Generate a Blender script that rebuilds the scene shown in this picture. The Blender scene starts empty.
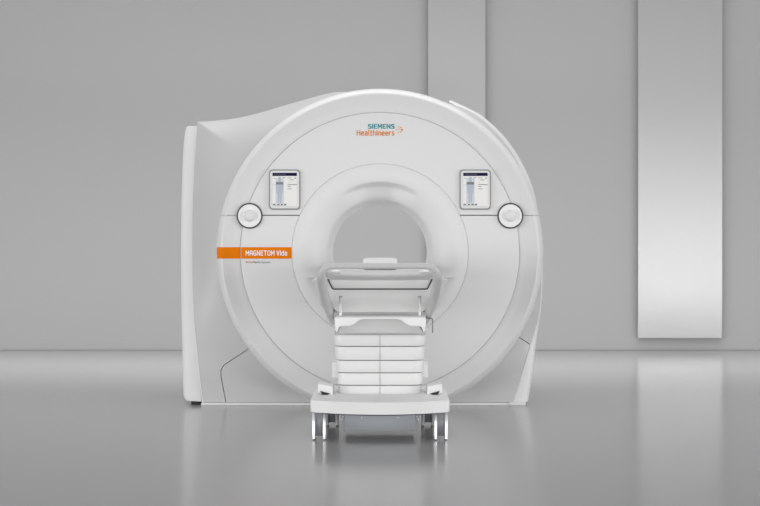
import bpy, bmesh, math
from mathutils import Vector, Matrix

C = bpy.context.scene.collection
F = 1700.0            # focal length in pixels
D = 1700.0 / 150.0    # camera distance to the scanner front plane (y = 0)
H = 1.027             # bore axis and camera height
CX, CY = 380.0, 252.0

def sc(Y): return F / (D + Y)
def PX(px, Y): return (px - CX) / sc(Y)
def PZ(py, Y): return H + (CY - py) / sc(Y)
def P(px, py, Y): return Vector((PX(px, Y), Y, PZ(py, Y)))

# ------------------------------------------------------------------ materials
def mat(name, col, rough=0.45, metal=0.0, spec=0.5, emit=0.0, noise=0.0, coat=0.0):
    m = bpy.data.materials.new(name); m.use_nodes = True
    nt = m.node_tree; b = nt.nodes['Principled BSDF']
    c = (col[0], col[1], col[2], 1) if not isinstance(col, (int, float)) else (col, col, col, 1)
    b.inputs['Base Color'].default_value = c
    b.inputs['Roughness'].default_value = rough
    b.inputs['Metallic'].default_value = metal
    b.inputs['Specular IOR Level'].default_value = spec
    if coat: b.inputs['Coat Weight'].default_value = coat; b.inputs['Coat Roughness'].default_value = 0.15
    if emit:
        b.inputs['Emission Color'].default_value = c
        b.inputs['Emission Strength'].default_value = emit
    n = nt.nodes.new('ShaderNodeTexNoise'); n.inputs['Scale'].default_value = 40.0
    tc = nt.nodes.new('ShaderNodeTexCoord'); nt.links.new(tc.outputs['Object'], n.inputs['Vector'])
    mr = nt.nodes.new('ShaderNodeMapRange')
    mr.inputs['To Min'].default_value = max(0.02, rough - 0.02); mr.inputs['To Max'].default_value = min(1, rough + 0.02)
    nt.links.new(n.outputs['Fac'], mr.inputs['Value']); nt.links.new(mr.outputs['Result'], b.inputs['Roughness'])
    return m

M = {}
M['face']   = mat('gantry_white', (0.825, 0.822, 0.82), 0.42, spec=0.35)
M['ring']   = mat('gantry_ring', (0.785, 0.781, 0.778), 0.38, spec=0.35)
M['funnel'] = mat('gantry_funnel', (0.84, 0.835, 0.835), 0.40, spec=0.35)
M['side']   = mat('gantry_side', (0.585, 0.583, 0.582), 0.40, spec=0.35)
M['panel']  = mat('gantry_panel', (0.80, 0.80, 0.795), 0.38, spec=0.35)
M['liner']  = mat('bore_liner', (0.83, 0.83, 0.83), 0.5)
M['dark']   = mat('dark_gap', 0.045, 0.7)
M['grey']   = mat('mid_grey', 0.34, 0.55)
M['white']  = mat('table_white', (0.88, 0.88, 0.875), 0.38, spec=0.4)
M['bright'] = mat('tray_white', (0.96, 0.96, 0.955), 0.35, spec=0.4)
M['board']  = mat('table_board', (0.72, 0.72, 0.715), 0.45)
M['pad']    = mat('pad_grey', (0.66, 0.66, 0.655), 0.6)
M['bar']    = mat('bar_grey', (0.62, 0.62, 0.615), 0.35)
M['black']  = mat('black_rubber', 0.012, 0.6)
M['steel']  = mat('blue_grey_steel', (0.44, 0.462, 0.495), 0.45, metal=0.1)
M['chrome'] = mat('silver', (0.88, 0.88, 0.89), 0.3, metal=0.4)
M['hub']    = mat('castor_grey', (0.20, 0.207, 0.222), 0.4, metal=0.3)
M['orange'] = mat('orange_paint', (0.90, 0.225, 0.001), 0.55, spec=0.08)
M['teal']   = mat('teal_ink', (0.001, 0.32, 0.36), 0.5)
M['orink']  = mat('orange_ink', (0.86, 0.26, 0.012), 0.5)
M['wink']   = mat('white_ink', 0.95, 0.5, emit=0.1)  # ink given a faint glow of its own
M['gink']   = mat('grey_ink', 0.10, 0.5)
M['sbg']    = mat('screen_white', (0.93, 0.92, 0.90), 0.5, emit=0.0)
M['snav']   = mat('screen_navy', (0.008, 0.009, 0.05), 0.8, spec=0.1)
M['sfig']   = mat('screen_figure', (0.50, 0.55, 0.63), 0.4)
M['sfigbg'] = mat('screen_column', (0.68, 0.72, 0.78), 0.4)
M['stxt']   = mat('screen_text', (0.13, 0.14, 0.17), 0.4)
M['bezel']  = mat('display_frame', (0.80, 0.80, 0.80), 0.4)
M['bezdk']  = mat('display_edge', (0.27, 0.27, 0.27), 0.5)
M['soft']   = mat('soft_grey', (0.50, 0.50, 0.50), 0.5)
M['dialdk'] = mat('dial_edge', 0.03, 0.5)
M['rim']    = mat('gantry_rim', (0.79, 0.79, 0.785), 0.34)
M['post']   = mat('post_metal', (0.55, 0.55, 0.56), 0.35, metal=0.4)

# ------------------------------------------------------------------ helpers
def obj(name, bm, m, parent=None, smooth=35, label=None):
    me = bpy.data.meshes.new(name)
    bmesh.ops.remove_doubles(bm, verts=bm.verts, dist=1e-5)
    bmesh.ops.recalc_face_normals(bm, faces=bm.faces)
    bm.to_mesh(me); bm.free()
    for x in (m if isinstance(m, (list, tuple)) else [m]): me.materials.append(x)
    if smooth:
        me.polygons.foreach_set('use_smooth', [True] * len(me.polygons))
        me.set_sharp_from_angle(angle=math.radians(smooth))
    o = bpy.data.objects.new(name, me); C.objects.link(o)
    if parent is not None:
        o.parent = parent
        o.matrix_parent_inverse = Matrix.Translation(-parent.location)
    if label: o['label'] = label
    return o

def thing(name, loc, label, cat, group=None):
    o = bpy.data.objects.new(name, None); C.objects.link(o)
    o.location = loc; o.empty_display_size = 0.1
    o['label'] = label; o['category'] = cat
    if group: o['group'] = group
    return o

def box(bm, x0, x1, y0, y1, z0, z1, bev=0.0, seg=2, mi=0):
    r = bmesh.ops.create_cube(bm, size=1.0)
    vs = r['verts']
    for v in vs:
        v.co = Vector(((x0 + x1) / 2 + v.co.x * (x1 - x0), (y0 + y1) / 2 + v.co.y * (y1 - y0), (z0 + z1) / 2 + v.co.z * (z1 - z0)))
    fs = {f for v in vs for f in v.link_faces}
    for f in fs: f.material_index = mi
    if bev:
        es = list({e for v in vs for e in v.link_edges})
        bmesh.ops.bevel(bm, geom=es, offset=bev, segments=seg, affect='EDGES', profile=0.5)

def prism(bm, pts, y0, y1, bev=0.0, seg=2, mi=0, front_only=False):
    """closed (x,z) outline extruded from depth y0 to y1"""
    n = len(pts)
    a = [bm.verts.new((p[0], y0, p[1])) for p in pts]
    b = [bm.verts.new((p[0], y1, p[1])) for p in pts]
    f0 = bm.faces.new(a); f1 = bm.faces.new(b[::-1])
    fs = [f0, f1]
    for i in range(n):
        fs.append(bm.faces.new((a[i], b[i], b[(i + 1) % n], a[(i + 1) % n])))
    for f in fs: f.material_index = mi
    bmesh.ops.recalc_face_normals(bm, faces=fs)
    if bev:
        es = list(f0.edges) + ([] if front_only else list(f1.edges))
        bmesh.ops.bevel(bm, geom=es, offset=bev, segments=seg, affect='EDGES', profile=0.5)

def zprism(bm, pts, z0, z1, bev=0.0, seg=2):
    """closed (x,y) outline extruded from z0 to z1"""
    n = len(pts)
    a = [bm.verts.new((p[0], p[1], z0)) for p in pts]
    b = [bm.verts.new((p[0], p[1], z1)) for p in pts]
    f0 = bm.faces.new(a[::-1]); f1 = bm.faces.new(b)
    for i in range(n):
        bm.faces.new((a[i], a[(i + 1) % n], b[(i + 1) % n], b[i]))
    if bev:
        bmesh.ops.bevel(bm, geom=list(f0.edges) + list(f1.edges), offset=bev, segments=seg, affect='EDGES', profile=0.5)

def rrect(x0, x1, z0, z1, r, n=6):
    out = []
    for cx, cz, a0 in ((x1 - r, z1 - r, 0), (x0 + r, z1 - r, 90), (x0 + r, z0 + r, 180), (x1 - r, z0 + r, 270)):
        for k in range(n + 1):
            a = math.radians(a0 + 90 * k / n)
            out.append((cx + r * math.cos(a), cz + r * math.sin(a)))
    return out

def smooth_path(pts, n=8):
    """Catmull-Rom through points (3-vectors)"""
    P_ = [Vector(p) for p in pts]
    out = []
    for i in range(len(P_) - 1):
        p0 = P_[max(i - 1, 0)]; p1 = P_[i]; p2 = P_[i + 1]; p3 = P_[min(i + 2, len(P_) - 1)]
        for k in range(n):
            t = k / n
            out.append(0.5 * ((2 * p1) + (p2 - p0) * t + (2 * p0 - 5 * p1 + 4 * p2 - p3) * t * t + (3 * p1 - p0 - 3 * p2 + p3) * t ** 3))
    out.append(P_[-1])
    return out

def tube(bm, path, rad, seg=12, cap=True, flat=1.0, up=Vector((0, 1, 0))):
    """tube along path; rad number or list; flat scales the 'up' side"""
    n = len(path); rings = []
    for i, p in enumerate(path):
        p = Vector(p)
        t = (Vector(path[min(i + 1, n - 1)]) - Vector(path[max(i - 1, 0)])).normalized()
        u = up - t * up.dot(t)
        if u.length < 1e-4: u = Vector((1, 0, 0)) - t * t.x
        u.normalize(); w = t.cross(u)
        r = rad[i] if isinstance(rad, (list, tuple)) else rad
        rings.append([bm.verts.new(p + u * (r * flat * math.sin(2 * math.pi * k / seg)) + w * (r * math.cos(2 * math.pi * k / seg))) for k in range(seg)])
    for i in range(n - 1):
        for k in range(seg):
            bm.faces.new((rings[i][k], rings[i][(k + 1) % seg], rings[i + 1][(k + 1) % seg], rings[i + 1][k]))
    if cap:
        bm.faces.new(rings[0][::-1]); bm.faces.new(rings[-1])

def lathe_y(bm, cx, cz, prof, seg=48, mi=0, close_front=True):
    """profile list of (radius, y) revolved round an axis parallel to y"""
    rings = []
    for r, y in prof:
        rings.append([bm.verts.new((cx + r * math.cos(2 * math.pi * k / seg), y, cz + r * math.sin(2 * math.pi * k / seg))) for k in range(seg)])
    for i in range(len(prof) - 1):
        for k in range(seg):
            f = bm.faces.new((rings[i][k], rings[i][(k + 1) % seg], rings[i + 1][(k + 1) % seg], rings[i + 1][k])); f.material_index = mi
    if close_front:
        f = bm.faces.new(rings[0]); f.material_index = mi
        f = bm.faces.new(rings[-1]); f.material_index = mi

def wheel(bm, cx, cy, cz, r, w, seg=32, mi=0, bev=0.004):
    """disc with axis along x"""
    prof = [(r - bev, -w / 2), (r, -w / 2 + bev), (r, w / 2 - bev), (r - bev, w / 2)]
    rings = [[bm.verts.new((cx + x, cy + rr * math.cos(2 * math.pi * k / seg), cz + rr * math.sin(2 * math.pi * k / seg))) for k in range(seg)] for rr, x in prof]
    for i in range(3):
        for k in range(seg):
            bm.faces.new((rings[i][k], rings[i][(k + 1) % seg], rings[i + 1][(k + 1) % seg], rings[i + 1][k])).material_index = mi
    bm.faces.new(rings[0]).material_index = mi; bm.faces.new(rings[-1]).material_index = mi

def interp(x, tab):
    if x <= tab[0][0]: return tab[0][1]
    for (a, ya), (b, yb) in zip(tab, tab[1:]):
        if x <= b: return ya + (yb - ya) * (x - a) / (b - a)
    return tab[-1][1]

def sm(t):
    t = max(0, min(1, t)); return t * t * (3 - 2 * t)

def lettering(name, text, x0, x1, z0, z1, yfun, m, parent, bold=0.0, thick=0.001, label=None):
    """flat letters of the built-in typeface, fitted to a rectangle and laid on the surface yfun(x,z)"""
    cu = bpy.data.curves.new(name, 'FONT'); cu.body = text; cu.size = 1; cu.offset = bold
    o = bpy.data.objects.new(name, cu); C.objects.link(o)
    dg = bpy.context.evaluated_depsgraph_get()
    me = bpy.data.meshes.new_from_object(o.evaluated_get(dg))
    bpy.data.objects.remove(o); bpy.data.curves.remove(cu)
    bm = bmesh.new(); bm.from_mesh(me); bpy.data.meshes.remove(me)
    xs = [v.co.x for v in bm.verts]; ys = [v.co.y for v in bm.verts]
    ax, bx, ay, by = min(xs), max(xs), min(ys), max(ys)
    for v in bm.verts:
        x = x0 + (v.co.x - ax) / (bx - ax) * (x1 - x0)
        z = z0 + (v.co.y - ay) / (by - ay) * (z1 - z0)
        v.co = Vector((x, yfun(x, z) - thick, z))
    return obj(name, bm, m, parent, smooth=0, label=label)

# ------------------------------------------------------------------ the room
WY = F / ((350 - CY) / H) - D          # back wall depth (its foot is at row 350)

def plain_box(name, x0, x1, y0, y1, z0, z1, m, bev=0):
    bm = bmesh.new(); box(bm, x0, x1, y0, y1, z0, z1, bev)
    o = obj(name, bm, m, None, smooth=0); o['kind'] = 'structure'
    return o

def floor_material():
    m = bpy.data.materials.new('polished_floor'); m.use_nodes = True
    nt = m.node_tree; b = nt.nodes['Principled BSDF']
    tc = nt.nodes.new('ShaderNodeTexCoord')
    n = nt.nodes.new('ShaderNodeTexNoise'); n.inputs['Scale'].default_value = 0.8; n.inputs['Detail'].default_value = 3
    nt.links.new(tc.outputs['Object'], n.inputs['Vector'])
    cr = nt.nodes.new('ShaderNodeMapRange'); cr.inputs['To Min'].default_value = 0.385; cr.inputs['To Max'].default_value = 0.405
    nt.links.new(n.outputs['Fac'], cr.inputs['Value'])
    cb = nt.nodes.new('ShaderNodeCombineColor')
    for k in ('Red', 'Green', 'Blue'): nt.links.new(cr.outputs['Result'], cb.inputs[k])
    nt.links.new(cb.outputs['Color'], b.inputs['Base Color'])
    b.inputs['Roughness'].default_value = 0.17
    b.inputs['IOR'].default_value = 1.33
    return m

def wall_material(name, lo, hi):
    m = bpy.data.materials.new(name); m.use_nodes = True
    nt = m.node_tree; b = nt.nodes['Principled BSDF']
    tc = nt.nodes.new('ShaderNodeTexCoord')
    n = nt.nodes.new('ShaderNodeTexNoise'); n.inputs['Scale'].default_value = 60; n.inputs['Detail'].default_value = 2
    nt.links.new(tc.outputs['Object'], n.inputs['Vector'])
    cr = nt.nodes.new('ShaderNodeMapRange'); cr.inputs['To Min'].default_value = lo; cr.inputs['To Max'].default_value = hi
    nt.links.new(n.outputs['Fac'], cr.inputs['Value'])
    cb = nt.nodes.new('ShaderNodeCombineColor')
    for k in ('Red', 'Green', 'Blue'): nt.links.new(cr.outputs['Result'], cb.inputs[k])
    nt.links.new(cb.outputs['Color'], b.inputs['Base Color'])
    b.inputs['Roughness'].default_value = 0.8; b.inputs['Specular IOR Level'].default_value = 0.15
    return m

def panel_material():
    m = bpy.data.materials.new('brushed_metal_panel'); m.use_nodes = True
    nt = m.node_tree; b = nt.nodes['Principled BSDF']
    tc = nt.nodes.new('ShaderNodeTexCoord')
    mp = nt.nodes.new('ShaderNodeMapping'); mp.inputs['Scale'].default_value = (2, 2, 260)
    n = nt.nodes.new('ShaderNodeTexNoise'); n.inputs['Scale'].default_value = 1.0; n.inputs['Detail'].default_value = 2
    nt.links.new(tc.outputs['Object'], mp.inputs['Vector']); nt.links.new(mp.outputs['Vector'], n.inputs['Vector'])
    mr = nt.nodes.new('ShaderNodeMapRange'); mr.inputs['To Min'].default_value = 0.30; mr.inputs['To Max'].default_value = 0.36
    nt.links.new(n.outputs['Fac'], mr.inputs['Value']); nt.links.new(mr.outputs['Result'], b.inputs['Roughness'])
    b.inputs['Base Color'].default_value = (0.62, 0.62, 0.62, 1)
    b.inputs['Metallic'].default_value = 0.5
    return m

plain_box('floor', -16, 16, -16, WY + 0.2, -0.1, 0, floor_material())
plain_box('wall_back', -16, 16, WY, WY + 0.2, 0, 5.2, wall_material('grey_wall', 0.60, 0.61))
plain_box('baseboard_back', -16, 16, WY - 0.012, WY, 0.004, 0.122, wall_material('grey_baseboard', 0.60, 0.61))
MPAN = panel_material()

def wall_panel(px0, px1, zlo, label):
    bm = bmesh.new()
    y1, y0 = WY - 0.05, WY - 0.085
    x0, x1 = PX(px0, y0), PX(px1, y0)
    # thin sheet, its lowest part bent back to make the highlight fade there
    zs = [5.0, 3.0, 1.5] + [zlo + .75 * (1 - k / 16) for k in range(17)]
    rows = []
    for z in zs:
        yb = y0 + .021 * (max(0, zlo + .75 - z) / .75) ** 2
        rows.append([bm.verts.new(v) for v in ((x0, y1, z), (x0, yb + .003, z), (x0 + .003, yb, z), (x1 - .003, yb, z), (x1, yb + .003, z), (x1, y1, z))])
    for i in range(len(zs) - 1):
        for k in range(6): bm.faces.new((rows[i][k], rows[i][(k + 1) % 6], rows[i + 1][(k + 1) % 6], rows[i + 1][k]))
    bm.faces.new(rows[0]); bm.faces.new(rows[-1][::-1])
    o = obj('wall_panel', bm, MPAN, None, smooth=20)
    o['label'] = label; o['category'] = 'wall panel'; o['kind'] = 'thing'; o['group'] = 'brushed metal panels on the back wall'
    bm = bmesh.new(); box(bm, x0 + 0.10, x1 - 0.10, WY - 0.05, WY, zlo + 0.12, 4.95)
    obj('mounting_rail', bm, M['grey'], o, smooth=0)
    return o
wall_panel(638, 722.5, PZ(338, WY - 0.05), 'tall brushed metal wall panel standing clear to the right of the scanner')
wall_panel(428, 485.5, PZ(338, WY - 0.05), 'narrower brushed metal wall panel partly hidden behind the top of the scanner')

# ------------------------------------------------------------------ the scanner
scanner = thing('mri_scanner', (0, 0.4, 0), 'large white round-fronted MRI scanner with two small screens and an orange stripe', 'scanner')
ZS = PZ(215.3, 0)            # height of the horizontal seam through the two dials
GAP = 0.0028

# radius -> depth of the front, from bore to rim
RING = [(0.9313, 0.020), (0.9317, 0.008), (0.936, 0.005), (0.96, 0.004), (1.00, -0.006), (1.040, -0.020), (1.050, -0.023), (1.052, -0.022)]
RIM = [(1.052, -0.022), (1.056, -0.020), (1.063, -0.013), (1.072, -0.002), (1.083, 0.018), (1.092, 0.048), (1.097, 0.085), (1.098, 0.125), (1.098, 0.30)]
FACE = [(0.5876, 0.004), (0.5880, -0.0085), (0.590, -0.0102), (0.60, -0.0105), (0.70, -0.010), (0.80, -0.008), (0.88, -0.005), (0.922, -0.002), (0.928, 0.000), (0.9298, 0.004), (0.9300, 0.016)]
FUN = [(0.3505, 0.34), (0.351, 0.26), (0.3515, 0.15), (0.3535, 0.116), (0.358, 0.092), (0.368, 0.070), (0.382, 0.051), (0.398, 0.035), (0.418, 0.019), (0.440, 0.005), (0.460, -0.005), (0.480, -0.013), (0.505, -0.020), (0.53, -0.0225), (0.555, -0.020), (0.575, -0.015), (0.5850, -0.012), (0.5868, -0.0105), (0.5872, 0.004)]
DEEP = [(0.3505, 0.34), (0.3515, 0.21), (0.356, 0.175), (0.370, 0.152), (0.395, 0.132), (0.425, 0.118), (0.436, 0.113), (0.444, 0.105), (0.466, 0.000), (0.470, -0.008), (0.48, -0.013)]
SURF = FUN[:-2] + FACE[1:-1] + RING[1:] + RIM[1:]
def surf_y(r): return interp(r, SURF)
def surf_xz(x, z): return surf_y(math.hypot(x, z - H))

def clampz(z, lo=0.012): return max(lo, z)

def revolve(prof_fun, rs, seg=240):
    """polar sheet: prof_fun(r, a) -> depth, a = angle from straight up"""
    bm = bmesh.new(); rings = []
    for r in rs:
        row = []
        for k in range(seg):
            a = 2 * math.pi * k / seg
            row.append(bm.verts.new((r * math.sin(a), prof_fun(r, a), clampz(H + r * math.cos(a)))))
        rings.append(row)
    for i in range(len(rs) - 1):
        for k in range(seg):
            try: bm.faces.new((rings[i][k], rings[i][(k + 1) % seg], rings[i + 1][(k + 1) % seg], rings[i + 1][k]))
            except ValueError: pass
    bmesh.ops.dissolve_degenerate(bm, edges=bm.edges, dist=1e-6)
    return bm

def keep(bm, z, upper):
    bmesh.ops.bisect_plane(bm, geom=list(bm.verts) + list(bm.edges) + list(bm.faces), plane_co=(0, 0, z),
                           plane_no=(0, 0, 1), clear_outer=not upper, clear_inner=upper)
    return bm

ring_rs = [r for r, _ in RING]
def ring_prof(r, a): return interp(r, RING)
def revolve_list(prof, seg=240):
    bm = bmesh.new(); rings = []
    for r, y in prof:
        rings.append([bm.verts.new((r * math.sin(2 * math.pi * k / seg), y, clampz(H + r * math.cos(2 * math.pi * k / seg)))) for k in range(seg)])
    for i in range(len(prof) - 1):
        for k in range(seg):
            bm.faces.new((rings[i][k], rings[i][(k + 1) % seg], rings[i + 1][(k + 1) % seg], rings[i + 1][k]))
    bmesh.ops.dissolve_degenerate(bm, edges=bm.edges, dist=1e-6)
    return bm
obj('ring_cover', keep(revolve_list(RING), ZS + 0.0016, True), M['ring'], scanner, 40)
obj('ring_cover', keep(revolve_list(RING), ZS - 0.0016, False), M['ring'], scanner, 40)
obj('front_cover', keep(revolve_list(FACE), ZS + 0.003, True), M['face'], scanner, 40)
obj('front_cover', keep(revolve_list(FACE), ZS - 0.003, False), M['face'], scanner, 40)

for up in (True, False):
    obj('ring_rim', keep(revolve_list(RIM), ZS + (0.0012 if up else -0.0012), up), M['rim'], scanner, 60)

# funnel with a sunk light cove over the bore
def funnel_prof(r, a):
    y = interp(r, FUN)
    aa = abs(math.atan2(math.sin(a), math.cos(a)))
    w = sm((math.radians(37) - aa) / math.radians(27))
    if w > 0 and r < 0.48:
        y = y + (interp(r, DEEP) - y) * w
    return y
frs = sorted(set([r for r, _ in FUN] + [r for r, _ in DEEP] + [0.42, 0.43, 0.452, 0.458, 0.475, 0.49]))
obj('bore_funnel', revolve(funnel_prof, frs, 360), M['funnel'], scanner, 60)

# the tunnel
bm = bmesh.new()
lathe_y(bm, 0, H, [(0.3505, 0.335), (0.350, 0.8), (0.350, 1.3), (0.352, 1.50), (0.366, 1.57), (0.40, 1.61)], 128, close_front=False)
obj('bore_liner', bm, M['liner'], scanner, 60)

# outer body: outline of the seam in the picture, each point with its depth
SEAM = [(203, 403, .05), (200.5, 385, .09), (197.3, 355, .14), (194.3, 320, .21), (192.4, 285, .29), (191.9, 250, .36), (192.3, 210, .43), (193.6, 175, .50), (195.3, 148, .55), (197.3, 123, .60),
        (198.5, 121.6, .60), (215, 120.6, .58), (230, 119, .55), (245, 116.5, .52), (262, 112.2, .48), (280, 106.8, .44), (300, 101, .40), (318, 96, .36), (335, 92.3, .32), (350, 92.0, .30), (365, 92.4, .29),
        (380, 92.6, .28), (395, 93.2, .27), (410, 94.8, .265), (425, 97.5, .26), (448, 103.0, .25), (470, 111.5, .25), (490, 126.5, .25), (508, 147, .25), (522, 172, .26), (532, 203, .27), (538.5, 240, .28), (541, 270, .28), (541, 300, .25),
        (538.3, 320, .22), (530.4, 346, .17), (520.5, 380, .10), (513, 403, .05), (450, 403, .05), (380, 403, .05), (310, 403, .05)]
def dens(a, n=4): return [tuple(v) for v in smooth_path([Vector(p) for p in a], n)]
SEAM = dens(SEAM[:10]) + dens(SEAM[10:35])[0:] + SEAM[35:]
def ray_hit(ang):
    dx, dy = math.cos(ang), -math.sin(ang)
    best = None
    for i in range(len(SEAM)):
        ax, ay, aY = SEAM[i]; bx, by, bY = SEAM[(i + 1) % len(SEAM)]
        ex, ey = bx - ax, by - ay
        den = dx * ey - dy * ex
        if abs(den) < 1e-9: continue
        t = ((ax - CX) * ey - (ay - CY) * ex) / den
        u = ((ax - CX) * dy - (ay - CY) * dx) / den
        if t > 0 and -1e-6 <= u <= 1 + 1e-6:
            if best is None or t > best[0]: best = (t, aY + (bY - aY) * u)
    t, Y = best
    return CX + dx * t, CY + dy * t, Y
angs = [2 * math.pi * k / 300 for k in range(300)]
angs += [math.atan2(CY - y, x - CX) % (2 * math.pi) for x, y, _ in SEAM if abs(x - 198) < 1.2 and y < 130 or y > 400]
angs = sorted(set(round(a, 5) for a in angs))
NR = 24
loops = [[] for _ in range(NR + 2)]
hits = []
for a in angs:
    px, py, Ys = ray_hit(a)
    S = P(px, py, Ys); S.z = clampz(S.z, 0.02); hits.append(S)
def blurred(i, wdt=0.33):
    """outline point averaged over the neighbouring directions, so that the corner fades out towards the ring"""
    acc = Vector((0, 0, 0)); tot = 0
    for k, a in enumerate(angs):
        d = abs(a - angs[i]); d = min(d, 2 * math.pi - d)
        if d < wdt:
            g = (1 - (d / wdt) ** 2) ** 2 * (angs[(k + 1) % len(angs)] - angs[k - 1]) % (2 * math.pi)
            acc += Vector((math.hypot(hits[k].x, hits[k].z - H), hits[k].y, 1)) * g
    return acc.x / acc.z, acc.y / acc.z
for i, a in enumerate(angs):
    S = hits[i]
    bR, bY = blurred(i)
    Rr = 1.078
    A0 = Vector((1.055 * math.cos(a), 0.16, clampz(H + 1.055 * math.sin(a), 0.02)))
    A = Vector((Rr * math.cos(a), 0.125, clampz(H + Rr * math.sin(a), 0.02)))
    low = sm((H + Rr * math.sin(a) - 0.02) / 0.12) if math.sin(a) < 0 else 1
    A.y = 0.05 + (0.125 - 0.05) * low; A0.y = A.y + 0.035
    loops[0].append(A0)
    left = sm((-math.cos(a) - 0.2) / 0.5) * low
    bS = Vector((bR * math.cos(a), bY, clampz(H + bR * math.sin(a), 0.02)))
    if math.sin(a) < 0: bS = bS.lerp(S, 1 - low) if low < 1 else bS
    for k in range(NR):
        t = k / (NR - 1)
        e = t ** 1.35
        w = sm(max(0, t - .25) / .75)
        T_ = bS.lerp(S, w)
        q = A.lerp(T_, t)
        q.y = A.y + (T_.y - A.y) * e
        q.z = clampz(q.z, 0.02)
        loops[k + 1].append(q)
    loops[NR + 1].append(Vector((S.x * 0.992, S.y + 0.035, clampz(H + (S.z - H) * 0.992, 0.02))))
def build_body(loops):
    bm = bmesh.new(); L = [[bm.verts.new(p) for p in lp] for lp in loops]
    n = len(L[0])
    for i in range(len(L) - 1):
        for k in range(n):
            bm.faces.new((L[i][k], L[i][(k + 1) % n], L[i + 1][(k + 1) % n], L[i + 1][k]))
    bmesh.ops.dissolve_degenerate(bm, edges=bm.edges, dist=1e-6)
    return bm
CAM = Vector((0, -D, H))
def cut_plane(pa, pb):
    """plane through two points of a cover edge and the viewing axis point: used to cut the hatch edges"""
    a = P(pa[0], pa[1], 0.15) - CAM; b = P(pb[0], pb[1], 0.15) - CAM
    return a.cross(b).normalized()
def hatch_planes(pts, inside):
    out = []
    for pa, pb in zip(pts, pts[1:]):
        n = cut_plane(pa, pb)
        ins = P(inside[0], inside[1], 0.15) - CAM
        if n.dot(ins) < 0: n = -n
        out.append(n)
    return out
hL = hatch_planes([(249, 348.5), (224, 365), (221, 370), (221, 376), (226.2, 404)], (260, 390))
hR = hatch_planes([(519, 337.2), (530.6, 344.8), (541, 341)], (515, 380))
hR = hR[:1]
def is_in(co, planes, off): return all(n.dot(co - CAM) > off for n in planes)
def hatch(planes, sign, sub=0.0):
    bm = build_body(loops)
    bmesh.ops.delete(bm, geom=[f for f in bm.faces if f.calc_center_median().x * sign < 0.1], context='FACES')
    for n in planes:
        bmesh.ops.bisect_plane(bm, geom=list(bm.verts) + list(bm.edges) + list(bm.faces), plane_co=CAM + n * 0.0022, plane_no=n, clear_inner=True)
    bmesh.ops.delete(bm, geom=[f for f in bm.faces if f.calc_center_median().z > 0.75], context='FACES')
    return bm
body = build_body(loops)
for planes, sign in ((hL, -1), (hR, 1)):
    for n in planes:
        fs = [f for f in body.faces if f.calc_center_median().x * sign > 0.1 and f.calc_center_median().z < 0.9]
        g = set(fs)
        for f in fs: g.update(f.edges); g.update(f.verts)
        bmesh.ops.bisect_plane(body, geom=list(g), plane_co=CAM - n * 0.0022, plane_no=n)
    bmesh.ops.delete(body, geom=[f for f in body.faces if f.calc_center_median().x * sign > 0.1 and f.calc_center_median().z < 0.75 and is_in(f.calc_center_median(), planes, -0.0022)], context='FACES')
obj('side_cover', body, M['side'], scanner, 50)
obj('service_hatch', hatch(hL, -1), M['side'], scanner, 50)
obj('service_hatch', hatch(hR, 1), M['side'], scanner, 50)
# rear shell from the seam to the back of the tunnel
def rear(Y, f, rmin=None):
    out = []
    for k, a in enumerate(angs):
        S = loops[NR + 1][k]
        if rmin: out.append(Vector((rmin * math.cos(a), Y, H + rmin * math.sin(a))))
        else: out.append(Vector((S.x * f, Y, clampz(H + (S.z - H) * f, 0.02))))
    return out
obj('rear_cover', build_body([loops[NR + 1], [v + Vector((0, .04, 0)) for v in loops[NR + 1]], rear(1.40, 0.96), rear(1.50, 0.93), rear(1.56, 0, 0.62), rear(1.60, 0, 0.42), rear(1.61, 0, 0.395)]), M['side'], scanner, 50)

# flank panels: a front edge strip that follows the seam, drawn back along the flank
def flank(outer, inner, dy, sign):
    bm = bmesh.new()
    seamY = lambda x, y: min(SEAM, key=lambda s: (s[0] - x) ** 2 + (s[1] - y) ** 2)
    def pt(px, py, Y):
        v = P(px, py, Y); v.z = clampz(v.z, 0.02); return v
    def depth(x, y):
        c = sorted(SEAM, key=lambda s: (s[0] - x) ** 2 + (s[1] - y) ** 2)[:2]
        d0 = math.hypot(c[0][0] - x, c[0][1] - y); d1 = math.hypot(c[1][0] - x, c[1][1] - y)
        return (c[0][2] * d1 + c[1][2] * d0) / (d0 + d1)
    outer = [(p[0] + (-1.8 if sign < 0 else 0), p[1]) for p in outer]; inner = [(p[0] + (2.0 if sign < 0 else -2.0), p[1]) for p in inner]
    outer = [v[:2] for v in smooth_path([Vector((p[0], p[1], 0)) for p in outer], 4)]
    inner = [v[:2] for v in smooth_path([Vector((p[0], p[1], 0)) for p in inner], 4)]
    rows = []
    m = len(outer)
    Ys = [depth(*i) for i in inner]
    for i in range(m):
        (ox, oy), (ix, iy) = outer[i], inner[i]
        Y = Ys[i] + dy
        row = [pt(ix, iy, Y + 0.10)]
        a, b = pt(ix, iy, Y), pt(ox, oy, Y + 0.03)
        row.append(a + Vector((0, 0.012, 0)))
        for t, d in ((0.05, 0), (0.4, -0.004), (0.75, -0.002), (0.93, 0.006), (1.0, 0.03)):
            row.append(a.lerp(b, t) + Vector((0, d, 0)))
        row.append(Vector((b.x, 1.38, b.z)))
        row.append(Vector((b.x * 0.985, 1.45, H + (b.z - H) * 0.99)))
        row.append(Vector((a.x, 1.47, a.z)))
        rows.append([bm.verts.new(v) for v in row])
    w = len(rows[0])
    for i in range(m - 1):
        for k in range(w):
            bm.faces.new((rows[i][k], rows[i][(k + 1) % w], rows[i + 1][(k + 1) % w], rows[i + 1][k]))
    bm.faces.new(rows[0]); bm.faces.new(rows[-1][::-1])
    return bm
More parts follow.
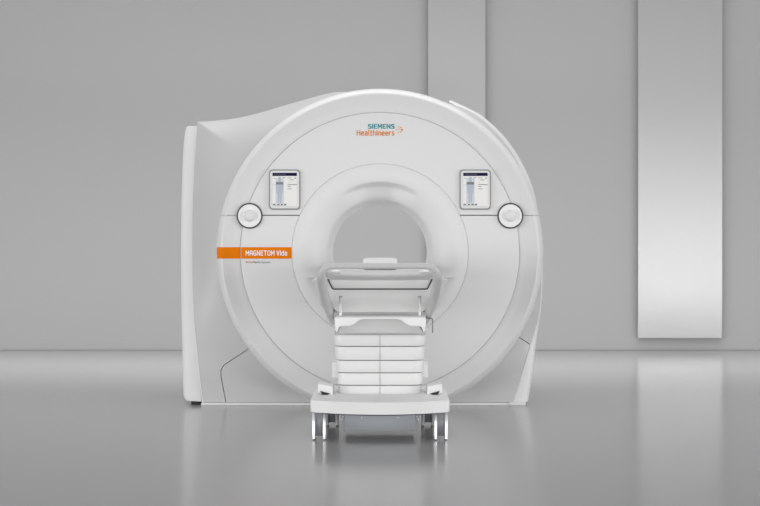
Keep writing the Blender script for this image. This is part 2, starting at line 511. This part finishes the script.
outL = [(189, 126.2), (187, 128.5), (185.6, 137), (184.5, 150), (183.5, 175), (182.6, 210), (182.2, 250), (182.4, 290), (183.0, 325), (183.8, 358), (184.6, 390), (185.2, 397), (187.5, 400.6)]
inL = [(195.8, 126.0), (195.6, 128.5), (194.9, 137), (193.4, 150), (191.9, 175), (190.6, 210), (190.3, 250), (190.8, 290), (192.7, 325), (195.7, 358), (199.0, 390), (199.9, 397), (200.4, 401.6)]
obj('flank_panel', flank(outL, inL, 0.012, -1), M['panel'], scanner, 45)
outR = [(450.6, 99.8), (470, 108.8), (485.5, 118), (507.5, 139.8), (525, 167.6), (535.6, 196.5), (541.2, 235), (543.2, 268), (542.3, 298), (539.8, 320), (536.4, 344), (532, 380), (528.6, 402)]
inR = [(450.3, 102.0), (469, 111.6), (484, 122), (503.5, 143.5), (519.5, 169), (530.5, 199), (537.2, 236), (540.4, 268), (540.4, 298), (538.0, 320), (530.9, 345), (521.0, 380), (513.8, 402)]
obj('flank_panel', flank(outR, inR, 0.012, 1), M['panel'], scanner, 45)

# pale tubes standing in for the highlight on the cover edge at the flank seams
for sel in ([p for p in SEAM[:37] if p[1] > 124.5], [p for p in SEAM if p[0] > 480 and 215 < p[1] < 403.5 and p[0] > 513.5]):
    pts3 = [P(*p) for p in sel]
    bm = bmesh.new(); tube(bm, pts3, 0.0055, 8)
    obj('edge_highlight', bm, M['rim'], scanner, 60)

# plinth and feet, the left foot coloured dark for the shadow under the panel
bm = bmesh.new(); box(bm, PX(201, .03), PX(516, .03), 0.028, 1.35, 0.0, 0.018, 0.004)
obj('base_plinth', bm, M['panel'], scanner)
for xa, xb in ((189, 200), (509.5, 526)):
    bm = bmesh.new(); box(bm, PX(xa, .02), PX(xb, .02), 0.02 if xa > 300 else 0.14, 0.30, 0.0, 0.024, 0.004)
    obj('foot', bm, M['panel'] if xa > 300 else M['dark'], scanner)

# table dock sill in the mouth of the funnel
for sx in (-1, 1):
    bm = bmesh.new()
    prism(bm, [(sx * .49, .860), (sx * .43, .865), (sx * .345, .865), (sx * .345, .855), (sx * .43, .855)], -0.05, 0.25, 0.002)
    obj('docking_rail', bm, M['face'], scanner)

# control dials
for sx in (-1, 1):
    cx = PX(380 + sx * 130.5, -0.03); cz = PZ(215.8, -0.03); y0 = surf_y(math.hypot(cx, cz - H))
    bm = bmesh.new(); lathe_y(bm, cx, cz, [(0.0855, y0 + 0.03), (0.0855, y0 - 0.012), (0.081, y0 - 0.014)], 64)
    d = obj('control_dial', bm, M['dialdk'], scanner, 40)
    bm = bmesh.new(); lathe_y(bm, cx, cz, [(0.0768, y0), (0.0768, y0 - 0.022), (0.074, y0 - 0.027), (0.067, y0 - 0.029), (0.061, y0 - 0.027), (0.053, y0 - 0.021), (0.030, y0 - 0.020)], 64)
    obj('dial_ring', bm, M['bright'], d, 40)
    bm = bmesh.new(); lathe_y(bm, cx, cz, [(0.042, y0 - 0.018), (0.040, y0 - 0.024), (0.036, y0 - 0.027), (0.033, y0 - 0.042), (0.027, y0 - 0.047), (0.012, y0 - 0.049), (0.002, y0 - 0.049)], 48)
    obj('knob', bm, M['face'], d, 60)

# displays
def display(px0, px1, py0, py1):
    yc = surf_y(math.hypot(PX((px0 + px1) / 2, 0), PZ((py0 + py1) / 2, 0) - H))
    y = yc - 0.022
    X = lambda u: PX(px0 + u * (px1 - px0), y); Z = lambda v: PZ(py0 + v * (py1 - py0), y)
    bm = bmesh.new(); prism(bm, rrect(X(-.02), X(1.02), Z(1.015), Z(-.015), 0.024), y + 0.006, yc + 0.03, 0.003)
    d = obj('display', bm, M['bezdk'], scanner, 40)
    bm = bmesh.new(); prism(bm, rrect(X(.015), X(.985), Z(.985), Z(.012), 0.020), y, y + 0.02, 0.004, 3, front_only=True)
    obj('display_frame', bm, M['bezel'], d, 40)
    bm = bmesh.new()
    def cell(u0, u1, v0, v1, mi, lift):
        box(bm, X(u0), X(u1), y - 0.0006 - lift, y - 0.0002, Z(v1), Z(v0), 0, mi=mi)
    cell(.10, .91, .07, .92, 0, 0.0004)
    for u0, u1, v, t in ((.14, .18, .205, .012), (.30, .37, .195, .02), (.44, .53, .19, .012), (.60, .73, .195, .012), (.83, .88, .195, .022), (.68, .80, .245, .014), (.62, .64, .31, .01), (.60, .91, .365, .014), (.60, .70, .415, .012), (.60, .74, .475, .012)):
        cell(u0, u1, v, v + t, 1, 0.0012)
    for k, u in enumerate((.11, .25, .37, .48)):
        cell(u, u + .08, .865, .895, 1, 0.0012)
    cell(.10, .56, .905, .912, 1, 0.0012)
    obj('screen', bm, [M['sbg'], M['stxt']], d, 0)
    bm = bmesh.new(); cell(.10, .91, .07, .15, 0, 0.0012)
    for u0, u1 in ((.15, .28), (.30, .42), (.44, .55)): cell(u0, u1, .10, .112, 1, 0.0016)
    obj('screen_header', bm, [M['snav'], M['stxt']], d, 0)
    # figure of a patient seen from above: pale column, table lines, head, shoulders, legs
    bm = bmesh.new()
    cell(.20, .475, .20, .86, 0, 0.0010)
    hx, hz = X(.335), Z(.215)
    f = [bm.verts.new((hx + .0085 * math.cos(a * math.pi / 8), y - .0022, hz + .012 * math.sin(a * math.pi / 8))) for a in range(16)]
    bm.faces.new(f).material_index = 1
    pts = [(.30, .255), (.37, .255), (.385, .29), (.455, .31), (.46, .36), (.445, .52), (.43, .60), (.405, .60), (.39, .83), (.345, .84), (.337, .66), (.33, .66), (.32, .84), (.28, .83), (.265, .60), (.24, .60), (.225, .52), (.21, .36), (.215, .31), (.285, .29)]
    bm.faces.new([bm.verts.new((X(u), y - .0022, Z(v))) for u, v in pts]).material_index = 1
    cell(.215, .455, .31, .37, 2, 0.0022)
    cell(.10, .20, .375, .385, 1, 0.0014)
    obj('patient_diagram', bm, [M['sfigbg'], M['sfig'], M['hub']], d, 0)
display(269.6, 299.6, 170.1, 209.1)
display(460.3, 490.3, 170.1, 209.1)

# orange stripe: laid on the ring and the front cover, parted at the seam
bm = bmesh.new()
zt, zb = PZ(247.2, -.02), PZ(258.6, -.02)
def strip(xs):
    rows = []
    for x in xs:
        rows.append([bm.verts.new((x, surf_xz(x, z) - 0.003, z)) for z in [zt + (zb - zt) * j / 4 for j in range(5)]])
    for i in range(len(rows) - 1):
        for j in range(4): bm.faces.new((rows[i][j], rows[i + 1][j], rows[i + 1][j + 1], rows[i][j + 1]))
xl = -math.sqrt(1.0978 ** 2 - (zt - H) ** 2)
strip([xl, -1.0945, -1.091, -1.0875, -1.084, -1.080, -1.076, -1.071, -1.066, -1.061, -1.056, -1.051, -1.046, -1.041, -1.035, -1.03, -1.0, -.97, -.942, -.932])
strip([-.9305, -.92, -.88, -.84, -.80, -.76, -.72, -.68, -.64, -.61, -.5895])
bmesh.ops.recalc_face_normals(bm, faces=bm.faces)
obj('orange_stripe', bm, M['orange'], scanner, 60)
ys = lambda x, z: surf_xz(x, z) - 0.0045
GLYPH = {   # strokes on a grid: x 0..w, y 0 (base) .. 6 (cap height)
    'M': (4.6, [[(0, 0), (0, 6)], [(0, 6), (2.3, 2)], [(2.3, 2), (4.6, 6)], [(4.6, 6), (4.6, 0)]]),
    'A': (4.0, [[(0, 0), (0, 4.4), (1, 6), (3, 6), (4, 4.4), (4, 0)], [(0, 2.4), (4, 2.4)]]),
    'G': (3.8, [[(3.8, 5.9), (1, 6), (0, 5), (0, 1), (1, 0), (3.8, 0), (3.8, 2.9), (2, 2.9)]]),
    'N': (4.0, [[(0, 0), (0, 6)], [(0, 6), (4, 0)], [(4, 0), (4, 6)]]),
    'E': (3.2, [[(3.2, 6), (0, 6), (0, 0), (3.2, 0)], [(0, 3.1), (2.9, 3.1)]]),
    'T': (3.8, [[(0, 6), (3.8, 6)], [(1.9, 6), (1.9, 0)]]),
    'O': (4.0, [[(1, 6), (3, 6), (4, 5), (4, 1), (3, 0), (1, 0), (0, 1), (0, 5), (1, 6)]]),
    'S': (3.4, [[(3.4, 5.9), (1, 6), (0, 5.2), (0, 3.9), (.8, 3.2), (2.6, 2.9), (3.4, 2.1), (3.4, .8), (2.5, 0), (0, .1)]]),
    'I': (0.0, [[(0, 0), (0, 6)]]),
    'V': (4.0, [[(0, 6), (2, 0)], [(2, 0), (4, 6)]]),
    'H': (3.8, [[(0, 0), (0, 6)], [(3.8, 0), (3.8, 6)], [(0, 3.1), (3.8, 3.1)]]),
    'i': (0.0, [[(0, 0), (0, 4.3)], [(0, 5.3), (0, 6.2)]]),
    'd': (3.2, [[(3.2, 6.2), (3.2, 0)], [(3.2, 4.2), (.8, 4.2), (0, 3.4), (0, .8), (.8, 0), (3.2, 0)]]),
    'a': (3.0, [[(.2, 4.2), (2.3, 4.2), (3, 3.5), (3, 0), (.7, 0), (0, .7), (0, 1.6), (.7, 2.4), (3, 2.4)]]),
    'e': (3.1, [[(3, 0), (.9, 0), (0, .9), (0, 3.3), (.9, 4.2), (2.3, 4.2), (3.1, 3.3), (3.1, 2.1), (0, 2.1)]]),
    'l': (0.4, [[(0, 6.2), (0, .6), (.6, 0)]]),
    't': (2.0, [[(.7, 5.6), (.7, .7), (1.2, 0), (2, 0)], [(0, 4.2), (2, 4.2)]]),
    'h': (3.0, [[(0, 0), (0, 6.2)], [(0, 4.0), (2.2, 4.2), (3, 3.4), (3, 0)]]),
    'n': (3.0, [[(0, 0), (0, 4.3)], [(0, 4.0), (2.2, 4.2), (3, 3.4), (3, 0)]]),
    'r': (1.7, [[(0, 0), (0, 4.3)], [(0, 3.9), (1.7, 4.2)]]),
    's': (2.6, [[(2.5, 4.2), (.7, 4.2), (0, 3.5), (.5, 2.4), (2.1, 1.9), (2.6, 1.1), (1.9, 0), (0, 0)]]),
}
def stroke_words(name, text, px0, px1, py0, py1, m, wt, yf, label=None, gap=1.9):
    x0, x1, z0, z1 = PX(px0, -.03), PX(px1, -.03), PZ(py1, -.03), PZ(py0, -.03)
    segs = []; cur = 0
    for ch in text:
        if ch == ' ': cur += 2.2; continue
        w_, st = GLYPH[ch]
        for pl in st: segs.append([(cur + a, b) for a, b in pl])
        cur += w_ + gap
    tot = cur - gap
    h = wt / 2
    X = lambda u: x0 + (u + h) / (tot + wt) * (x1 - x0); Z = lambda v: z0 + (v + h) / (6 + wt) * (z1 - z0)
    bm = bmesh.new()
    for pl in segs:
        for (ax, ay), (bx, by) in zip(pl, pl[1:]):
            l_ = math.hypot(bx - ax, by - ay); dx, dy = (bx - ax) / l_ * h, (by - ay) / l_ * h
            q = [(ax - dx * .9 - dy, ay - dy * .9 + dx), (bx + dx * .9 - dy, by + dy * .9 + dx), (bx + dx * .9 + dy, by + dy * .9 - dx), (ax - dx * .9 + dy, ay - dy * .9 - dx)]
            vv = []
            for u, v in q:
                x, z = X(u), Z(v); vv.append(bm.verts.new((x, yf(x, z) - .001, z)))
            bm.faces.new(vv)
    return obj(name, bm, m, scanner, 0, label)
def words(name, t, px0, px1, py0, py1, m, yf, label=None):
    lettering(name, t, PX(px0, -.03), PX(px1, -.03), PZ(py1, -.03), PZ(py0, -.03), yf, m, scanner, 0, label=label)
stroke_words('model_lettering', 'MAGNETOM Vida', 245.4, 287.0, 250.4, 255.7, M['wink'], 1.2, ys, 'white lettering on the orange stripe', 2.1)
ys2 = lambda x, z: surf_xz(x, z) - 0.001
words('system_lettering', 'A', 245.4, 247.4, 261.0, 263.2, M['gink'], ys2)
words('system_lettering', 'Bio', 248.4, 252.0, 261.0, 263.2, M['orink'], ys2, 'small orange lettering under the stripe')
words('system_lettering', 'Matrix System', 252.4, 270.0, 261.0, 263.9, M['gink'], ys2, 'small dark grey lettering under the stripe')
stroke_words('maker_lettering', 'SIEMENS', 368.0, 394.6, 123.7, 128.5, M['teal'], 1.35, ys2, 'teal upper line of the maker lettering', 2.3)
stroke_words('maker_lettering', 'Healthineers', 356.7, 394.4, 129.7, 135.4, M['orink'], 1.1, ys2, 'orange lower line of the maker lettering', 2.0)
bm = bmesh.new()
for px, py, r in ((398.5, 126.6, .55), (399.0, 128.9, .45), (400.9, 127.4, .7), (396.9, 129.6, .5), (400.2, 129.6, .45), (402.1, 129.6, 1.0), (400.9, 131.8, .7), (398.5, 132.7, .55)):
    x, z = PX(px, -.02), PZ(py, -.02); y = surf_xz(x, z) - 0.002; R = r / 150
    bm.faces.new([bm.verts.new((x + R * math.cos(k * math.pi / 8), y, z + R * math.sin(k * math.pi / 8))) for k in range(16)])
obj('maker_emblem', bm, M['orink'], scanner, 0, 'burst of small orange dots beside the maker lettering')

# ------------------------------------------------------------------ the docked patient table
table = thing('patient_table', (0, -1.8, 0), 'white wheeled patient table docked into the front of the scanner', 'patient table')
# platform with bowed front
Yp = -2.03
fx = PX(450, Yp)
front = []
for k in range(33):
    t = -1 + 2 * k / 32
    front.append((t * (fx - .02), Yp - 0.14 * (1 - t * t) - .004))
pts = front + [(fx - .006, Yp + .006), (fx, Yp + .03), (fx, -1.30), (fx * .9, -1.0), (-fx * .9, -1.0), (-fx, -1.30), (-fx, Yp + .03), (-fx + .006, Yp + .006)]
zt_, zb_ = .215, .150
bm = bmesh.new(); zprism(bm, pts, zb_, zt_, 0.005, 2)
obj('platform', bm, M['white'], table, 30)
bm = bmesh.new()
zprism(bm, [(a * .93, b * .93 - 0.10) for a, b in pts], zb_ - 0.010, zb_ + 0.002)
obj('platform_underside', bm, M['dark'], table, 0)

# column of nested shells
layers = [(335.2, 346.1, 333.6, 426.2), (346.8, 360.1, 334.7, 425.3), (360.8, 372.6, 335.9, 424.3), (373.3, 385.1, 337.3, 422.9), (385.8, 395.0, 338.0, 422.1)]
Yc = -1.64
for k, (ya, yb, xa, xb) in enumerate(layers):
    yy = Yc + 0.008 * k
    bm = bmesh.new()
    x0, x1, z0, z1 = PX(xa, yy), PX(xb, yy), PZ(yb, yy), PZ(ya, yy)
    outl = rrect(x0, x1, yy, yy + .75, 0.075, 8)
    n = len(outl); rows = []
    for t, f in ((0, .982), (.05, .990), (.5, .995), (.93, 1.0), (1, .995)):
        rows.append([bm.verts.new((p[0] * f, yy + .375 + (p[1] - yy - .375) * f, z0 + (z1 - z0) * t)) for p in outl])
    for i in range(4):
        for j in range(n): bm.faces.new((rows[i][j], rows[i][(j + 1) % n], rows[i + 1][(j + 1) % n], rows[i + 1][j]))
    bm.faces.new(rows[0]); bm.faces.new(rows[-1])
    s = obj('column_shell', bm, M['white'], table, 50)
    bm = bmesh.new(); box(bm, -.0012, .0012, yy - .0008, yy + .01, z0 + .002, z1 - .001)
    obj('centre_seam', bm, M['grey'], s, 0)
bm = bmesh.new(); zprism(bm, rrect(PX(338.5, Yc), PX(421.5, Yc), Yc + .045, Yc + .72, .06, 6), PZ(394, Yc), PZ(333.4, Yc))
obj('column_core', bm, M['dark'], table, 50)
bm = bmesh.new(); box(bm, PX(334.5, Yc), PX(425.6, Yc), Yc + .012, Yc + .70, PZ(335.4, Yc), PZ(331, Yc), .004)
obj('shadow_collar', bm, M['soft'], table)  # grey block standing in for the shadow strip above the column
for sx in (-1, 1):   # stubs beside the column
    xa, xb = sorted((sx * .245, sx * .279))
    bm = bmesh.new(); box(bm, xa, xb, -1.42, -1.20, .292, .386, .005)
    obj('column_stub', bm, M['white'], table)

# pedals at the foot of the column
for sx in (-1, 1):
    bm = bmesh.new()
    p = [(.270, .205), (.270, .262), (.352, .276), (.354, .274), (.354, .228), (.34, .222), (.30, .212)]
    prism(bm, [(sx * a, b) for a, b in p], -1.66, -1.42, 0.0015)
    d = obj('foot_pedal', bm, M['white'], table)
    bm = bmesh.new(); prism(bm, [(sx * a, b) for a, b in [(.284, .2215), (.340, .2365), (.328, .213), (.305, .213)]], -1.667, -1.45)
    obj('undercut_shade', bm, M['black'], d, 0)  # black wedge standing in for the shade in the pedal's undercut

# tray
Yt = -1.85
T = lambda x, y, Y=Yt: (PX(x, Y), PZ(y, Y))
bm = bmesh.new()
prism(bm, [T(337.5, 331.8), T(342, 324), T(346, 319), T(414, 319), T(418, 324), T(422.8, 331.8), T(421, 333.4), T(339, 333.4)], Yt + .015, -1.0, .004)
obj('tray_body', bm, M['pad'], table)
lip = [(334.6, 319.2), (335.2, 317.6), (337, 317), (423.5, 317), (425.3, 317.6), (425.9, 319.2), (425.7, 325), (425.0, 329.5), (423.9, 332.2), (422.8, 330), (421.4, 327.2), (419.4, 326.2), (411, 325.8), (408.2, 325.2), (405.5, 323.4), (401.0, 319.9), (397, 318.9), (363.5, 318.9), (359.5, 319.9), (355, 323.4), (352.3, 325.2), (349.5, 325.8), (341.2, 326.2), (339.2, 327.2), (337.8, 330), (336.7, 332.2), (335.5, 329.5), (334.9, 325)]
bm = bmesh.new(); prism(bm, [T(*q) for q in lip], Yt - .03, -1.05, .005, 3, front_only=True)
obj('tray_rim', bm, M['bright'], table, 50)

# posts
for px in (340.6, 419.6):
    x = PX(px, -1.72)
    bm = bmesh.new(); tube(bm, [(x, -1.72, PZ(318, -1.72)), (x, -1.72, PZ(297.0, -1.72)), (x, -1.72, PZ(296.3, -1.72))], [.0085, .0085, .007], 16)
    p = obj('locking_post', bm, M['post'], table)
    bm = bmesh.new(); tube(bm, [(x, -1.72, PZ(297.6, -1.72)), (x, -1.72, PZ(296.0, -1.72))], .0092, 16)
    obj('post_cap', bm, M['grey'], p)

# lower body of the table top: pale bath with rounded lower corners
Yb = -1.62
B = lambda x, y: (PX(x, Yb), PZ(y, Yb))
bm = bmesh.new()
prism(bm, [B(326.8, 279), B(327.6, 287), B(329.6, 297), B(332, 305), B(334.4, 309.6), B(338.5, 312.4), B(421.5, 312.4), B(425.6, 309.6), B(428, 305), B(430.4, 297), B(432.4, 287), B(433.2, 279)], Yb, -0.075, 0.006)
obj('table_bath', bm, M['board'], table, 40)
bm = bmesh.new(); box(bm, PX(333.8, -1.605), PX(426.2, -1.605), -1.605, -.6, PZ(320, -1.605), PZ(312, -1.605), .003)
obj('shadow_carriage', bm, M['soft'], table)  # grey stands in for the shadowed strip beneath the bath

# table board with rounded, dished pad on it and a dark edge line
Yk = -1.70
K = lambda x, y, Y=Yk: (PX(x, Y), PZ(y, Y))
bm = bmesh.new()
prism(bm, [K(327.2, 276.5), K(332.8, 288.6), K(427.2, 288.6), K(432.8, 276.5)], Yk, 0.40, 0.003)
obj('table_board', bm, M['board'], table)
# pad: cross-section swept along x with a sagging middle
bm = bmesh.new(); rows = []
for k in range(33):
    t = -1 + 2 * k / 32
    sag = 0.010 * (1 - abs(t) ** 3)
    x = t * .300
    lift = .012 * sm((abs(t) - .80) / .2)
    prof = [(-1.735, .883), (-1.69, .856), (-1.694, .862), (-1.703, .872), (-1.722, .883), (-1.752, .892), (-1.768, .899), (-1.773, .907), (-1.764, .917), (-1.74, .924), (-1.69, .928), (-1.55, .929), (-.8, .929), (.40, .929), (.40, .87)]
    prof = prof[1:]
    rows.append([bm.verts.new((x, y, z - sag * (1 if z > .88 else .3) + (lift if z > .89 else 0))) for y, z in prof])
w = len(rows[0])
for i in range(32):
    for k in range(w): bm.faces.new((rows[i][k], rows[i][(k + 1) % w], rows[i + 1][(k + 1) % w], rows[i + 1][k]))
bm.faces.new(rows[0]); bm.faces.new(rows[-1][::-1])
obj('table_pad', bm, M['pad'], table, 60)
bm = bmesh.new()
tube(bm, [P(326.8, 276.0, Yk - .004), P(329.4, 282.6, Yk - .004), P(332.5, 288.6, Yk - .004), P(333.5, 289.1, Yk - .004), P(426.5, 289.1, Yk - .004), P(427.5, 288.6, Yk - .004), P(430.6, 282.6, Yk - .004), P(433.2, 276.0, Yk - .004)], .0036, 8)
obj('edge_gasket', bm, M['black'], table)
for px in (336.0, 424.0):
    bm = bmesh.new(); bmesh.ops.create_uvsphere(bm, u_segments=24, v_segments=12, radius=1)
    c = P(px, 271.3, -1.775)
    for v in bm.verts: v.co = Vector((c.x + v.co.x * .027, c.y + v.co.y * .03, c.z + v.co.z * .0095))
    obj('corner_button', bm, M['bright'], table)

# push bar with flat arms
arm = [((334.5, 322), -1.50, .020), ((331.5, 315), -1.56, .024), ((327, 303), -1.68, .027), ((323.8, 291), -1.86, .027), ((322.0, 282), -1.98, .026), ((321.7, 276.5), -2.05, .0235), ((322.8, 272.2), -2.08, .0205), ((325.6, 268.6), -2.095, .018), ((329.6, 266.6), -2.10, .0168), ((334.5, 266.1), -2.10, .0163), ((350, 266.0), -2.10, .016)]
ctr = [P(a[0], a[1], Y) for a, Y, r in arm]; rr = [r for _, _, r in arm]
path = ctr + [Vector((-c.x, c.y, c.z)) for c in reversed(ctr)]
# the bar spans 317..441 in the picture: its middle sits a touch left of the axis
sp = smooth_path(path, 6)
rad = []
rads = rr + rr[::-1]
for i in range(len(rads) - 1):
    for k in range(6): rad.append(rads[i] + (rads[i + 1] - rads[i]) * k / 6)
rad.append(rads[-1])
bm = bmesh.new(); tube(bm, [v + Vector((-.004, 0, 0)) for v in sp], rad, 20)
obj('push_bar', bm, M['bar'], table, 60)

# side wings towards the scanner
for sx in (-1, 1):
    bm = bmesh.new()
    Yw = -.75
    q = [(311.2, 281.2), (313.0, 279.0), (320, 278.2), (334, 278.2), (334, 312), (326, 312), (320.5, 305.5), (316.8, 290), (315, 285.5)]
    prism(bm, [(sx * -PX(a, Yw), PZ(b, Yw)) for a, b in q], Yw, -.25, .008, 3)
    obj('side_wing', bm, M['pad'], table)

# release lever
x = PX(432.6, -1.6)
bm = bmesh.new(); tube(bm, [(x, -1.6, PZ(333, -1.6)), (x, -1.6, PZ(320, -1.6)), (x, -1.6, PZ(319, -1.6)), (x - .012, -1.595, PZ(318.3, -1.6)), (x - .045, -1.58, PZ(318, -1.6))], .0032, 10)
obj('release_lever', bm, M['hub'], table)

# under-tray box with screws and brackets
Yu = -1.97
U = lambda x, y: (PX(x, Yu), PZ(y, Yu))
bm = bmesh.new(); x0, z0 = U(344.4, 431); x1, z1 = U(415.6, 412)
box(bm, x0, x1, Yu, -1.45, z0, z1, .003)
ub = obj('drive_housing', bm, M['steel'], table)
for px in (361.6, 398):
    bm = bmesh.new(); lathe_y(bm, PX(px, Yu), PZ(417.4, Yu), [(.0045, Yu + .004), (.0045, Yu - .002), (.003, Yu - .004)], 16)
    obj('screw', bm, M['bright'], ub)
for sx in (-1, 1):
    bm = bmesh.new()
    q = [(.196, .150), (.232, .150), (.218, .122), (.214, .102), (.205, .085), (.196, .080)]
    prism(bm, [(sx * a, b) for a, b in q], Yu + .02, Yu + .03, .001)
    br = obj('bracket', bm, M['steel'], table, 0)
    for zz, xx in ((.104, .210), (.118, .204)):
        bm = bmesh.new(); lathe_y(bm, sx * xx, zz, [(.004, Yu + .03), (.004, Yu + .012)], 12)
        obj('screw', bm, M['bright'], br)

# castors: twin wheels between bright side plates
def castor(cx, cy, dim):
    R = .070
    silver = M['soft'] if dim else M['chrome']  # rear guards take a darker grey for the shade under the platform
    bm = bmesh.new()
    box(bm, cx - .021, cx + .021, cy - .055, cy + .060, .022, .150, .004)
    c = obj('castor', bm, M['hub'], table)
    for sx in (-1, 1):
        x = cx + sx * .029
        bm = bmesh.new(); wheel(bm, x, cy, R * .98, R * .98, .012, 40)
        w = obj('wheel', bm, M['black'], c, 40)
        bm = bmesh.new()
        # mudguard plate: straight-sided, rounded top, stops short of the floor
        n = 10
        o = [(cy - .076, .006), (cy - .076, .105)] + [(cy + .076 * -math.cos(a * math.pi / n), .105 + .045 * math.sin(a * math.pi / n)) for a in range(1, n)] + [(cy + .076, .105), (cy + .076, .006)]
        a_ = [bm.verts.new((x - .0085, p, q)) for p, q in o]; b_ = [bm.verts.new((x + .0085, p, q)) for p, q in o]
        f0 = bm.faces.new(a_); f1 = bm.faces.new(b_[::-1])
        for k in range(len(o)): bm.faces.new((a_[k], b_[k], b_[(k + 1) % len(o)], a_[(k + 1) % len(o)]))
        bmesh.ops.bevel(bm, geom=list(f0.edges) + list(f1.edges), offset=.005, segments=3, affect='EDGES', profile=.5)
        obj('wheel_guard', bm, silver, c, 50)
    bm = bmesh.new(); tube(bm, [(cx, cy, .140), (cx, cy, .165)], .022, 16)
    obj('swivel_stem', bm, M['dark'], c)
for sx in (-1, 1):
    castor(sx * .333, -1.985, False)
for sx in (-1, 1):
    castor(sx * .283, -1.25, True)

# headrest lying on the table behind the push bar
hd = thing('headrest', (0, -1.0, .92), 'small white headrest block lying on the table behind the push bar', 'headrest')
bm = bmesh.new()
Yh = -1.10
prism(bm, rrect(PX(363, Yh), PX(397.3, Yh), .922, PZ(258.4, Yh), .012, 4), Yh, -.82, .006, 3)
obj('headrest_block', bm, M['face'], hd, 50)
bm = bmesh.new()
box(bm, PX(367, Yh), PX(393, Yh), Yh + .03, -.86, PZ(258.6, Yh), PZ(257.9, Yh), .002)
obj('headrest_cushion', bm, M['white'], hd, 50)

# ------------------------------------------------------------------ camera, light
cam = bpy.data.cameras.new('camera'); co = bpy.data.objects.new('camera', cam); C.objects.link(co)
co.location = (0, -D, H); co.rotation_euler = (math.pi / 2, 0, 0)
cam.sensor_width = 36; cam.lens = F * 36 / 760; cam.shift_y = (CY - 253) / 760
cam.clip_end = 100
bpy.context.scene.camera = co

def area(name, loc, target, sx, sy, e, spread=180):
    l = bpy.data.lights.new(name, 'AREA'); l.shape = 'RECTANGLE'; l.size = sx; l.size_y = sy; l.energy = e
    l.spread = math.radians(spread)
    o = bpy.data.objects.new(name, l); C.objects.link(o); o.location = loc
    o.rotation_euler = (Vector(target) - Vector(loc)).to_track_quat('-Z', 'Y').to_euler()
    return o
area('key_softbox', (0, -7.5, 6.6), (0, 0, 0.9), 10, 3, 2, 56)
area('side_softbox', (-11, -5.5, 1.3), (0.3, 0, 0.8), 4.5, 2.4, 64, 80)
area('side_softbox', (11, -5.5, 1.3), (-0.3, 0, 0.8), 4.5, 2.4, 64, 80)
area('low_softbox', (0, -13.0, 0.30), (0, 6.5, 0.30), 24, 0.46, 590)
area('top_softbox', (0, 1.2, 5.5), (0, 1.0, 0), 6, 3, 95, 140)
area('back_floor_fill', (0, 4.1, 5.6), (0, 4.1, 0), 22, 1.6, 195, 58)  # unseen lamp added to brighten the floor strip by the wall
l = bpy.data.lights.new('bore_fill', 'AREA'); l.shape = 'RECTANGLE'; l.size = 0.25; l.size_y = 0.9; l.energy = 1.9  # unseen lamp added to lift the dark bore liner
o = bpy.data.objects.new('bore_fill', l); C.objects.link(o); o.location = (0, 0.9, H + 0.335)

w = bpy.data.worlds.new('studio'); bpy.context.scene.world = w; w.use_nodes = True
nt = w.node_tree; bg = nt.nodes['Background']
bg.inputs['Color'].default_value = (1, 1, 1, 1); bg.inputs['Strength'].default_value = 0.445

vs = bpy.context.scene.view_settings
vs.view_transform = 'Standard'; vs.look = 'None'; vs.exposure = 0; vs.gamma = 1
